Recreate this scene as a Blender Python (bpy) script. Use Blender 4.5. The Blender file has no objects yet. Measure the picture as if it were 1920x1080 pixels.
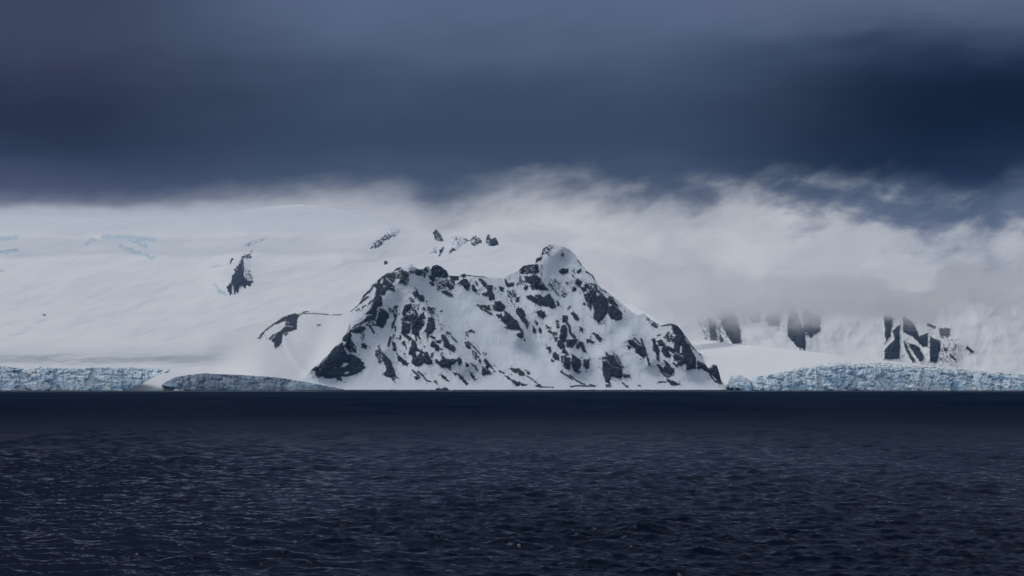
import bpy, math
import numpy as np
from math import radians

S = bpy.context.scene
C = S.collection

# ------------------------------------------------------------------ camera
F = 3733.0                 # focal length in photo pixels (1920 wide)
HY = 723.3                 # row of the true horizon in the photograph
CAMH = 14.0                # eye height on a ship's deck
TH = math.atan((HY - 540.0) / F)
cam = bpy.data.cameras.new('camera'); camo = bpy.data.objects.new('camera', cam); C.objects.link(camo)
cam.sensor_width = 36.0; cam.lens = 36.0 * F / 1920.0
cam.clip_start = 1.0; cam.clip_end = 200000.0
camo.location = (0, 0, CAMH); camo.rotation_euler = (math.pi / 2 + TH, 0, 0)
S.camera = camo

# ------------------------------------------------------------------ render / exposure
S.view_settings.view_transform = 'Standard'; S.view_settings.look = 'None'
S.view_settings.gamma = 1.0; S.view_settings.exposure = 0.0
S.view_settings.use_curve_mapping = False
S.cycles.use_denoising = True
S.cycles.max_bounces = 12; S.cycles.diffuse_bounces = 3; S.cycles.glossy_bounces = 3
S.cycles.volume_bounces = 10
S.cycles.volume_step_rate = 1.0; S.cycles.volume_max_steps = 256
S.cycles.sample_clamp_indirect = 4.0

SUN_EL = radians(52); SUN_AZ = radians(-66)      # azimuth from +Y, negative = left of the view
sl = bpy.data.lights.new('sun', 'SUN'); slo = bpy.data.objects.new('sun', sl); C.objects.link(slo)
sl.energy = 1.42; sl.angle = radians(26); sl.color = (1.0, 0.98, 0.955)
# a lamp shines along its local -Z
from mathutils import Vector
sdir = Vector((math.sin(SUN_AZ) * math.cos(SUN_EL), math.cos(SUN_AZ) * math.cos(SUN_EL), math.sin(SUN_EL)))
slo.rotation_euler = sdir.to_track_quat('Z', 'Y').to_euler()
slo.location = (0, 0, 3000)


class NT:
    """small helper for node graphs"""
    def __init__(s, tree): s.t = tree; s.n = tree.nodes; s.l = tree.links
    def new(s, typ, **kw):
        n = s.n.new(typ)
        for k, v in kw.items(): setattr(n, k, v)
        return n
    def put(s, sock, v):
        if isinstance(v, bpy.types.NodeSocket): s.l.new(v, sock)
        elif v is not None: sock.default_value = v
    def m(s, op, a, b=None, c=None, clamp=False):
        n = s.new('ShaderNodeMath', operation=op, use_clamp=clamp)
        s.put(n.inputs[0], a); s.put(n.inputs[1], b); s.put(n.inputs[2], c)
        return n.outputs[0]
    def vm(s, op, a, b=None):
        n = s.new('ShaderNodeVectorMath', operation=op)
        s.put(n.inputs[0], a); s.put(n.inputs[1], b)
        return n.outputs[0]
    def sm(s, x, a, b, lo=0.0, hi=1.0, kind='SMOOTHSTEP'):
        n = s.new('ShaderNodeMapRange', interpolation_type=kind)
        s.put(n.inputs['Value'], x); n.inputs['From Min'].default_value = a; n.inputs['From Max'].default_value = b
        n.inputs['To Min'].default_value = lo; n.inputs['To Max'].default_value = hi
        return n.outputs['Result']
    def xyz(s, x, y, z):
        n = s.new('ShaderNodeCombineXYZ'); s.put(n.inputs[0], x); s.put(n.inputs[1], y); s.put(n.inputs[2], z)
        return n.outputs[0]
    def sep(s, v):
        n = s.new('ShaderNodeSeparateXYZ'); s.put(n.inputs[0], v); return n.outputs
    def noise(s, v, scale=1.0, detail=4.0, rough=0.5, lac=2.0, dist=0.0):
        n = s.new('ShaderNodeTexNoise'); s.put(n.inputs['Vector'], v)
        n.inputs['Scale'].default_value = scale; n.inputs['Detail'].default_value = detail
        n.inputs['Roughness'].default_value = rough; n.inputs['Lacunarity'].default_value = lac
        n.inputs['Distortion'].default_value = dist
        return n.outputs[0]
    def mix(s, f, a, b):
        n = s.new('ShaderNodeMix', data_type='RGBA')
        s.put(n.inputs[0], f)
        for sock, v in ((n.inputs[6], a), (n.inputs[7], b)):
            s.put(sock, v if isinstance(v, bpy.types.NodeSocket) else (v[0], v[1], v[2], 1.0))
        return n.outputs[2]
    def curve(s, x, pts, x0, x1, y0, y1):
        """piecewise curve through pts (in real units)"""
        t = s.sm(x, x0, x1, 0, 1, 'LINEAR')
        n = s.new('ShaderNodeFloatCurve'); s.put(n.inputs['Value'], t)
        cu = n.mapping.curves[0]
        q = [((a - x0) / (x1 - x0), (b - y0) / (y1 - y0)) for a, b in pts]
        cu.points[0].location = q[0]; cu.points[1].location = q[-1]
        for a in q[1:-1]: cu.points.new(*a)
        n.mapping.update()
        return s.sm(n.outputs[0], 0, 1, y0, y1, 'LINEAR')


def c8(r, g, b):
    f = lambda v: ((v / 255 + 0.055) / 1.055) ** 2.4 if v > 10 else v / 255 / 12.92
    return (f(r), f(g), f(b))

# ------------------------------------------------------------------ world: Nishita daylight behind a heavy cloud deck
W = bpy.data.worlds.new('World'); S.world = W; W.use_nodes = True
w = NT(W.node_tree); w.n.clear()
tc = w.new('ShaderNodeTexCoord').outputs['Generated']
X, Yd, Z = w.sep(tc)[:3]
hyp = w.m('SQRT', w.m('ADD', w.m('MULTIPLY', X, X), w.m('MULTIPLY', Yd, Yd)))
az = w.m('ARCTAN2', X, Yd)
el = w.m('ARCTAN2', Z, hyp)
A = w.m('MULTIPLY', az, F)                      # cloud coordinates: azimuth, elevation in 1/3733 rad
E = w.m('MULTIPLY', el, F)
sky = w.new('ShaderNodeTexSky', sky_type='NISHITA'); sky.sun_disc = False
sky.sun_elevation = SUN_EL; sky.sun_rotation = SUN_AZ
SKY = w.vm('MULTIPLY', sky.outputs[0], (0.075, 0.075, 0.075))
# warped noises
cs = w.xyz(w.m('MULTIPLY', A, 1 / 420.0), w.m('MULTIPLY', E, 1 / 130.0), 0.0)
big = w.noise(cs, 1.0, 3, 0.5)
cm = w.xyz(w.m('MULTIPLY', A, 1 / 150.0), w.m('MULTIPLY', E, 1 / 70.0), 3.7)
mid = w.noise(cm, 1.0, 6, 0.55, dist=0.6)
cf = w.xyz(w.m('MULTIPLY', w.m('ADD', A, w.m('MULTIPLY', E, -0.7)), 1 / 75.0), w.m('MULTIPLY', E, 1 / 48.0), 9.1)
fine = w.noise(cf, 1.0, 6, 0.6, dist=0.3)
# lower edge of the dark deck (elevation units) along the azimuth
edge = w.curve(A, [(-1500, 330), (-960, 310), (-700, 314), (-560, 330), (-330, 350), (-200, 344), (-140, 318), (-60, 342), (40, 358),
                   (150, 354), (240, 330), (350, 332), (480, 358), (640, 358), (780, 332), (860, 322), (938, 365), (1500, 375)],
               -1500, 1500, 200, 500)
ragamp = w.sm(A, -500, 300, 26, 70)
d = w.m('SUBTRACT', E, edge)
d = w.m('ADD', d, w.m('MULTIPLY', w.m('SUBTRACT', mid, 0.5), ragamp))
d = w.m('ADD', d, w.m('MULTIPLY', w.m('SUBTRACT', fine, 0.5), w.m('MULTIPLY', ragamp, 1.3)))
deckmask = w.sm(w.m('DIVIDE', d, w.sm(A, -500, 0, 1.15, 1.5)), -40, 46)
# second, greyer ragged tier below the deck on the right
d2 = w.m('ADD', d, w.sm(A, 150, 900, 0, 130))
d2 = w.m('ADD', d2, w.m('MULTIPLY', w.m('SUBTRACT', mid, 0.5), 190))
d2 = w.m('ADD', d2, w.m('MULTIPLY', w.m('SUBTRACT', fine, 0.5), 130))
tier = w.m('MULTIPLY', w.sm(d2, -25, 120), w.sm(A, 0, 600, 0.3, 0.95))
pale = w.mix(w.sm(mid, 0.35, 0.65), c8(183, 186, 193), c8(200, 201, 206))
low = w.mix(tier, pale, c8(92, 104, 128))
# deck colour: three vertical runs of cloud tone, blended along the azimuth
def ramp(x, stops):
    n = w.new('ShaderNodeValToRGB'); w.put(n.inputs[0], w.sm(x, 300, 800, 0, 1, 'LINEAR'))
    n.color_ramp.interpolation = 'B_SPLINE'; e = n.color_ramp.elements
    stops = sorted((((723 - y) - 300) / 500.0, c) for y, c in stops)
    e[0].position = stops[0][0]; e[0].color = (*c8(*stops[0][1]), 1); e[1].position = stops[-1][0]; e[1].color = (*c8(*stops[-1][1]), 1)
    for p_, c in stops[1:-1]:
        k = e.new(p_); k.color = (*c8(*c), 1)
    return n.outputs[0]
Ew = w.m('ADD', E, w.m('MULTIPLY', w.m('SUBTRACT', big, 0.5), 150))
Ew = w.m('ADD', Ew, w.m('MULTIPLY', w.m('SUBTRACT', mid, 0.5), 50))
Aw = w.m('ADD', A, w.m('MULTIPLY', w.m('SUBTRACT', big, 0.5), 220))
rl = ramp(Ew, [(-60,(50,56,80)),(0,(57,63,87)),(100,(62,68,90)),(190,(36,39,58)),(260,(32,36,54)),(320,(52,57,80)),(380,(76,80,104))])
rc_ = ramp(Ew, [(-60,(88,102,130)),(0,(88,102,130)),(60,(84,98,124)),(150,(64,77,100)),(250,(50,61,83)),(320,(62,74,97)),(400,(72,84,106))])
rr = ramp(Ew, [(-60,(92,100,126)),(0,(92,102,128)),(60,(74,86,112)),(110,(32,44,70)),(170,(2,8,30)),(290,(2,10,32)),(350,(24,38,62)),(400,(44,60,86))])
dk = w.mix(w.sm(Aw, -860, -250), rl, rc_)
dk = w.mix(w.sm(Aw, 180, 820), dk, rr)
front = w.mix(deckmask, low, dk)
# higher up the deck stays heavy ahead, and opens to brighter overcast overhead and behind the ship
up = w.mix(w.sm(Z, 0.35, 0.85), dk, (0.20, 0.225, 0.27))
front = w.mix(w.sm(Z, 0.22, 0.30), front, up)
openness = w.sm(Yd, 0.30, -0.35)
over = w.mix(w.sm(w.noise(tc, 2.5, 5, 0.6), 0.4, 0.65), (0.54, 0.57, 0.62), (0.38, 0.42, 0.49))
over = w.mix(0.35, over, SKY)
allsky = w.mix(openness, front, over)
bg = w.new('ShaderNodeBackground'); w.put(bg.inputs[0], allsky); bg.inputs[1].default_value = 1.0
wo = w.new('ShaderNodeOutputWorld'); w.l.new(bg.outputs[0], wo.inputs[0])

# ------------------------------------------------------------------ geometry helpers
def at(px, py, Y):
    """photo pixel + real distance -> world point (arrays)"""
    v = 540.0 - py
    yy = F * math.cos(TH) - v * math.sin(TH)
    zz = F * math.sin(TH) + v * math.cos(TH)
    return np.stack([(px - 960.0) * Y / yy, Y * np.ones_like(px * py * 1.0), CAMH + zz * Y / yy], -1)

def _hash(ix, iy, iz, seed):
    h = (ix.astype(np.int64) * 374761393 + iy.astype(np.int64) * 668265263 + iz.astype(np.int64) * 2147483647 + seed * 1274126177) & 0xFFFFFFFF
    h = ((h ^ (h >> 13)) * 1274126177) & 0xFFFFFFFF
    h = (h ^ (h >> 16)) & 0xFFFFFFFF
    return h
_G = np.array([(1,1,0),(-1,1,0),(1,-1,0),(-1,-1,0),(1,0,1),(-1,0,1),(1,0,-1),(-1,0,-1),(0,1,1),(0,-1,1),(0,1,-1),(0,-1,-1),(1,1,0),(-1,1,0),(0,-1,1),(0,-1,-1)], float)
def pn(x, y, seed=0):
    """2-D gradient noise about -1..1"""
    x = np.asarray(x, float); y = np.asarray(y, float)
    x, y = np.broadcast_arrays(x, y)
    ix = np.floor(x); iy = np.floor(y); fx = x - ix; fy = y - iy
    u = fx * fx * fx * (fx * (fx * 6 - 15) + 10); v = fy * fy * fy * (fy * (fy * 6 - 15) + 10)
    z = np.zeros_like(ix)
    def g(dx, dy):
        a = _hash(ix + dx, iy + dy, z, seed) * (2 * math.pi / 4294967296.0)
        return np.cos(a) * (fx - dx) + np.sin(a) * (fy - dy)
    return 1.5 * ((g(0, 0) * (1 - u) + g(1, 0) * u) * (1 - v) + (g(0, 1) * (1 - u) + g(1, 1) * u) * v)
def fbm(x, y, oct=5, seed=0, gain=0.5):
    s = 0; a = 1.0; n = 0
    for i in range(oct):
        s = s + a * pn(x * 2 ** i, y * 2 ** i, seed + i * 17); n += a; a *= gain
    return s / n * 1.3
def ridged(x, y, oct=5, seed=0, gain=0.5):
    s = 0; a = 1.0; n = 0
    for i in range(oct):
        s = s + a * (1 - 2 * np.abs(pn(x * 2 ** i, y * 2 ** i, seed + i * 17))); n += a; a *= gain
    return s / n
def sstep(a, b, x):
    t = np.clip((x - a) / (b - a), 0, 1); return t * t * (3 - 2 * t)

def mesh_obj(name, V, Fq, mat, attrs=None, parent=None, smooth=True):
    me = bpy.data.meshes.new(name)
    V = np.ascontiguousarray(V.reshape(-1, 3), dtype=np.float32); Fq = np.ascontiguousarray(Fq, dtype=np.int32)
    k = Fq.shape[1]
    me.vertices.add(len(V)); me.vertices.foreach_set('co', V.ravel())
    me.loops.add(Fq.size); me.loops.foreach_set('vertex_index', Fq.ravel())
    me.polygons.add(len(Fq)); me.polygons.foreach_set('loop_start', np.arange(0, Fq.size, k, dtype=np.int32))
    me.polygons.foreach_set('use_smooth', np.full(len(Fq), smooth, dtype=bool))
    for an, av in (attrs or {}).items():
        a = me.attributes.new(an, 'FLOAT', 'POINT'); a.data.foreach_set('value', np.ascontiguousarray(av.ravel(), dtype=np.float32))
    me.update(); me.validate()
    me.materials.append(mat)
    o = bpy.data.objects.new(name, me); C.objects.link(o)
    if parent is not None: o.parent = parent
    return o
def quads(nr, nc, keep=None):
    i = np.arange(nr * nc).reshape(nr, nc)
    q = np.stack([i[:-1, :-1], i[:-1, 1:], i[1:, 1:], i[1:, :-1]], -1)
    if keep is not None: return q[keep]
    return q.reshape(-1, 4)
def struct(o, label=None):
    o['kind'] = 'structure'
    if label: o['label'] = label
    return o
def tag(o, label, cat, group=None, kind=None):
    o['label'] = label; o['category'] = cat
    if group: o['group'] = group
    if kind: o['kind'] = kind
    return o
def interp(pts, x):
    p = np.array(pts, float); return np.interp(x, p[:, 0], p[:, 1])

# signed distance (inside +) of points to a polygon / stroke, only near its box
def poly_sd(P, x, y):
    n = len(P); dist = np.full(x.shape, 1e9); ins = np.zeros(x.shape, bool)
    for i in range(n):
        ax, ay = P[i]; bx, by = P[(i + 1) % n]
        ex, ey = bx - ax, by - ay; L = ex * ex + ey * ey + 1e-9
        t = np.clip(((x - ax) * ex + (y - ay) * ey) / L, 0, 1)
        dist = np.minimum(dist, np.hypot(x - ax - t * ex, y - ay - t * ey))
        c = ((ay > y) != (by > y)) & (x < ex * (y - ay) / (ey + (1e-12 if ey == 0 else 0)) + ax)
        ins ^= c
    return np.where(ins, dist, -dist)
def line_sd(P, wd, x, y):
    dist = np.full(x.shape, 1e9)
    for (ax, ay), (bx, by) in zip(P[:-1], P[1:]):
        ex, ey = bx - ax, by - ay; L = ex * ex + ey * ey + 1e-9
        t = np.clip(((x - ax) * ex + (y - ay) * ey) / L, 0, 1)
        dist = np.minimum(dist, np.hypot(x - ax - t * ex, y - ay - t * ey))
    return wd / 2 - dist

# ------------------------------------------------------------------ rock outcrops traced from the photograph
# every entry: kind, width/density, points.  P = solid rock, D = snow-dusted rock, L = narrow rib, W = snow patch, V = snow streak
def P(s): 
    a = [float(t) for t in s.replace(',', ' ').split()]
    return list(zip(a[0::2], a[1::2]))
TILES = []
def tile(ox, oy, sc, items):
    for k, wv, s in items:
        TILES.append((k, wv / sc if k in 'LV' else wv, [(ox + a / sc, oy + b / sc) for a, b in P(s)]))
tile(640, 480, 8.31, [
 ('P',1,'660,300 740,260 840,250 850,300 830,380 800,430 830,490 838,550 800,550 730,520 690,560 670,600 610,610 640,660 640,760 610,790 560,800 560,900 540,960 500,960 470,900 410,910 375,900 420,850 470,780 480,700 430,740 440,710 510,660 535,560 540,500 500,480 460,540 410,600 340,640 310,670 330,600 380,560 430,540 460,500 480,440 540,430 590,350'),
 ('W',1,'600,400 640,340 660,350 640,420 610,430'),('W',1,'700,330 790,410 770,420 690,350'),('W',1,'755,335 820,360 800,370'),
 ('W',1,'640,455 700,460 660,490'),('W',1,'760,475 820,480 790,495'),
 ('L',26,'125,865 250,760 410,640'),('L',11,'145,800 300,700 370,620'),('L',15,'425,745 500,680'),('L',13,'330,800 375,765'),('L',11,'230,850 275,825'),
 ('P',1,'810,235 860,190 940,165 920,200 870,220'),
 ('D',.55,'850,270 940,210 1040,270 1050,380 1030,440 960,430 900,410 940,340 850,340'),('P',1,'940,250 1000,230 1045,310 1040,370 1020,330 960,310'),
 ('D',.5,'1050,240 1150,220 1160,250 1080,270'),('D',.8,'1170,220 1260,240 1250,300 1170,290'),('D',.5,'1250,180 1380,160 1370,220 1290,330 1270,250'),
 ('D',.66,'1400,190 1440,140 1500,135 1580,180 1590,250 1560,325 1470,325 1400,260'),('D',.75,'1590,210 1630,220 1662,290 1640,335 1590,320'),
 ('D',.8,'1365,310 1420,300 1460,350 1440,395 1370,350'),('P',1,'1370,400 1420,400 1470,450 1440,475 1390,440'),
 ('D',.5,'1470,370 1662,400 1662,520 1500,500'),('P',1,'1540,545 1640,530 1720,590 1700,640 1620,610'),
 ('P',1,'1135,480 1170,510 1150,525'),('D',.7,'1110,580 1180,530 1200,600 1150,640'),('P',1,'1210,600 1280,610 1300,680 1290,720 1220,710 1180,640'),
 ('P',1,'1315,690 1335,700 1335,750 1318,750'),('D',.45,'1080,650 1140,700 1080,740'),
 ('D',.8,'990,780 1080,740 1070,820 1000,880 960,930 955,860'),('D',.5,'1060,760 1210,760 1200,860 1100,900 1050,880'),
 ('P',1,'1270,790 1310,800 1310,865 1270,840'),('D',.55,'1340,790 1470,820 1440,900 1350,880'),('D',.35,'1350,900 1500,900 1500,1010 1350,980'),
 ('P',1,'960,940 1010,900 1060,920 1050,980 980,1020 935,1050'),('D',.7,'1060,920 1180,880 1180,960 1090,1040 1060,980'),
 ('P',1,'1190,950 1280,870 1310,960 1250,1010 1180,1000'),('P',1,'1335,1060 1380,990 1440,1030 1480,1130 1330,1180'),
 ('D',.85,'590,880 680,850 730,900 740,960 690,990 690,1060 560,1070 550,1000'),('D',.7,'600,820 660,850 640,880'),
 ('D',.75,'440,930 540,940 520,1000 400,960'),('P',1,'190,1080 300,1030 380,960 460,920 470,950 380,1010 300,1070'),('D',.5,'420,960 550,1080 380,1080'),
 ('D',.8,'820,790 880,770 850,820'),('P',1,'820,900 860,900 860,980 830,1060 780,1080 790,1040 820,990 815,940'),('D',.5,'740,820 860,830 860,900 780,880'),
 ('P',1,'1530,855 1560,840 1585,860 1550,875'),('D',.5,'930,960 1250,980 1250,1090 960,1090')])
tile(820, 480, 8.31, [
 ('D',.85,'190,310 330,310 320,370 230,370'),('P',1,'315,430 370,370 440,340 510,430 500,500 470,540 430,510 380,450'),('D',.7,'370,300 430,270 450,320 400,330'),
 ('D',.5,'0,370 250,380 270,470 200,520 0,510'),('P',1,'190,470 260,460 260,510 200,515'),('P',1,'50,545 130,530 240,590 240,635 170,630 90,590'),
 ('P',1,'530,450 560,440 620,530 600,570 540,530'),('P',1,'595,380 640,440 640,475 600,440'),('P',1,'640,510 675,510 665,550'),
 ('P',1,'650,340 700,350 740,400 780,480 770,515 710,470 660,390'),('D',.92,'780,460 860,460 840,540 880,600 880,660 820,690 800,620 780,580'),
 ('D',.7,'700,590 780,570 760,620'),('D',.5,'850,450 900,500 890,530'),('D',.7,'955,480 1030,500 1020,545 980,530'),
 ('D',.85,'1055,370 1100,430 1190,420 1180,460 1100,475 1075,440'),('D',.6,'1280,180 1420,130 1560,140 1590,240 1500,270 1290,270'),
 ('P',1,'1390,260 1430,190 1470,250'),('P',1,'1370,320 1500,290 1560,300 1620,350 1590,440 1540,480 1440,440 1370,400'),('D',.45,'1290,310 1370,320 1350,440 1230,450 1290,380'),
 ('P',1,'1340,500 1370,450 1430,460 1400,520 1360,540'),('D',.7,'1430,460 1662,440 1662,520 1500,520'),
 ('D',.5,'1090,550 1200,530 1230,640 1110,640'),('P',1,'1130,660 1165,680 1170,750 1135,710'),('P',1,'1200,745 1230,640 1275,640 1275,700 1230,725'),
 ('L',20,'625,755 700,830'),('D',.7,'680,770 800,770 830,840 780,830'),('L',24,'730,840 840,900'),
 ('D',.8,'900,720 960,705 1055,780 1030,840 980,860 900,840'),('D',.5,'840,770 900,760 880,840'),
 ('P',1,'1045,850 1110,880 1200,980 1260,1060 1300,1150 1120,1150 1080,1080 1010,1020 980,1000 1010,950 1040,920'),('D',.75,'930,920 1000,900 1010,960 960,960'),
 ('P',1,'1215,860 1250,780 1340,830 1370,900 1370,970 1420,1040 1360,1050 1310,1000 1260,940'),
 ('L',4,'460,300 640,315 760,325'),('L',7,'980,320 1080,285 1200,235 1280,200')])
tile(980, 450, 6.75, [
 ('D',.48,'240,170 260,110 340,60 400,60 360,110 330,185 290,170'),('L',9,'185,175 245,165'),('D',.75,'165,270 180,240 230,220 235,240 180,270'),
 ('D',.4,'475,190 520,160 520,200'),('D',.75,'460,400 500,365 570,370 570,410 510,430'),('D',.8,'690,410 730,365 735,395 700,420'),
 ('L',11,'700,255 745,315'),('L',12,'800,400 865,430 910,500'),('L',20,'1035,625 1052,658'),
 ('P',1,'660,510 700,485 750,530 740,570 700,590 660,550'),('P',1,'615,620 650,575 680,610 670,650 620,640'),('P',1,'710,590 800,600 820,640 770,660'),
 ('D',.93,'850,640 920,640 930,720 1000,690 1060,740 1080,830 1060,930 1010,990 960,1050 900,970 910,870 880,800 860,720'),
 ('P',1,'930,780 1050,740 1080,830 1060,930 1010,990 960,1050 900,970'),
 ('P',1,'1080,830 1150,820 1230,880 1270,930 1255,1005 1190,1020 1110,990 1060,900'),('D',.65,'780,690 860,660 880,760 860,880 830,830 800,760'),
 ('D',.5,'780,560 900,550 1010,640 1010,700 880,640 800,600'),('D',.6,'1060,740 1130,730 1190,830 1100,800'),('L',22,'1100,720 1130,780'),('L',15,'1150,770 1195,830'),
 ('P',1,'755,790 790,790 805,830 770,830'),('P',1,'605,920 640,900 700,960 718,1000 700,1035 650,1000'),('P',1,'568,870 590,820 608,850 590,880'),
 ('P',1,'150,690 210,690 260,720 340,670 380,740 410,780 420,850 380,880 320,850 230,830 200,770'),('D',.85,'55,710 100,700 200,760 230,830 150,790 70,740'),
 ('P',1,'420,770 460,780 470,830 440,830'),('D',.75,'200,570 280,580 320,630 210,630'),('P',1,'165,910 230,880 280,900 295,960 260,1005 200,960'),
 ('D',.38,'360,500 420,500 570,680 540,720 430,700 300,560'),('P',1,'540,520 575,530 570,565 550,555'),('D',.8,'510,960 560,960 560,1040 510,1040'),
 ('D',.35,'590,400 700,380 640,460'),('D',.35,'900,970 1060,1000 1020,1070 960,1060'),('D',.3,'580,520 760,480 960,640 880,760 700,660')])
tile(570, 600, 8, [
 ('P',1,'520,370 570,330 600,390 620,460 650,500 740,520 830,570 900,640 905,700 925,720 880,750 820,800 700,840 620,850 560,850 575,920 490,905 480,870 330,885 270,840 220,880 190,860 160,810 165,760 90,745 110,700 210,690 280,600 350,550 400,470 470,390'),
 ('W',1,'545,715 600,635 690,650 610,705'),('V',14,'455,718 490,718'),('W',1,'600,790 670,760 690,790 620,820'),('V',13,'265,640 340,560'),('W',1,'210,765 250,710 255,745'),
 ('P',1,'570,310 580,260 650,200 700,150 740,90 800,60 900,10 960,-20 980,20 880,50 790,80 740,110 700,200 720,220 700,290 620,320'),
 ('D',.85,'700,160 780,120 900,100 930,120 860,190 720,180'),('D',.65,'650,240 700,290 770,400 780,480 720,480 640,430 600,390 640,330'),
 ('L',26,'985,90 1050,190'),('D',.45,'860,200 900,200 920,270 870,290'),('D',.65,'870,380 890,350 940,390 930,430 870,410'),
 ('P',1,'1095,370 1130,390 1180,480 1230,530 1310,620 1340,720 1400,865 1350,850 1370,940 1300,870 1220,850 1190,800 1230,750 1220,680 1170,600 1190,550'),
 ('D',.5,'1080,460 1160,460 1190,600 1120,630 1080,520'),('D',.8,'1090,20 1200,0 1230,30 1180,110 1090,80'),
 ('P',1,'1310,60 1350,20 1370,0 1350,90 1320,150'),('P',1,'1350,80 1385,80 1380,170 1355,180'),('P',1,'1335,190 1365,210 1345,290 1325,280'),('L',28,'1300,260 1265,385'),
 ('P',1,'1320,310 1360,330 1385,400 1385,470 1340,460 1320,400'),('P',1,'1380,490 1440,540 1520,600 1575,640 1545,690 1480,670 1410,600')])
tile(730, 600, 8, [
 ('D',.85,'200,50 310,60 300,180 250,210 330,280 300,300 260,260 180,200 190,110'),('P',1,'150,220 170,210 185,270 165,310 150,280'),
 ('P',1,'180,320 230,310 260,380 240,400 185,345'),('P',1,'205,490 240,500 235,530 205,515'),('D',.8,'330,0 500,0 520,80 440,150 440,230 390,230 340,190 340,90'),
 ('P',1,'580,-40 640,-50 680,20 700,120 650,180 600,230 565,320 555,180 515,175 550,120'),
 ('P',1,'335,290 370,290 415,370 420,420 520,480 560,470 650,620 650,660 590,670 520,640 480,680 390,700 330,640 340,570 330,520 280,520 300,450 320,380'),
 ('W',1,'390,470 450,470 460,490 410,550 400,520'),('W',1,'480,490 520,510 510,550'),
 ('P',1,'680,590 710,580 740,610 790,590 770,510 870,580 930,580 960,570 1000,590 1040,560 1090,590 1100,640 1060,680 1030,670 1020,620 980,660 940,670 910,750 880,720 790,715 740,670 690,640'),
 ('P',1,'610,360 650,310 710,350 750,400 740,460 700,460 660,410 610,390'),('L',14,'750,420 790,435'),
 ('D',.9,'785,220 830,240 900,350 980,410 975,480 940,460 870,420 820,390 820,330 790,270'),('L',22,'650,500 635,555'),('L',30,'630,245 665,265'),
 ('D',.6,'700,310 780,300 770,345 720,340'),('D',.33,'720,40 800,80 900,190 1010,330 960,300 850,190 780,150'),('L',20,'860,190 900,200'),('L',14,'945,265 1010,330'),
 ('L',15,'1150,180 1180,240'),('L',25,'1190,170 1220,155 1265,180'),('L',15,'1180,320 1280,420 1360,510'),('D',.7,'1130,330 1160,330 1220,400 1210,430 1150,400'),
 ('P',1,'1125,620 1200,660 1190,700 1170,720 1140,680'),('P',1,'1195,615 1280,670 1280,695 1230,680'),('P',1,'1185,740 1240,790 1280,850 1305,890 1280,920 1240,870 1200,800'),
 ('L',19,'1290,690 1320,760'),('P',1,'1335,540 1385,600 1370,660 1340,620'),('D',.6,'1250,460 1310,500 1310,600 1260,560'),
 ('P',1,'1415,560 1490,620 1540,700 1590,770 1570,775 1500,690 1480,730 1540,790 1510,815 1430,820 1410,845 1380,820 1390,720 1370,690 1410,690 1450,740 1440,660 1415,620'),
 ('P',1,'1005,780 1050,810 1130,880 1200,970 1150,980 1080,900 1030,840'),('P',1,'770,810 850,850 910,930 850,910 790,870'),('L',18,'345,750 440,840'),
 ('D',.8,'370,850 460,860 410,890'),('L',15,'430,770 500,830 560,910 610,920'),('P',1,'670,900 720,920 730,970 680,950'),('D',.5,'1390,480 1450,500 1440,520'),
 ('D',.6,'960,790 1000,800 990,830'),('L',22,'440,255 460,280'),('L',20,'395,240 405,300'),('L',10,'525,390 535,410'),('L',10,'250,410 255,430')])
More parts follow.
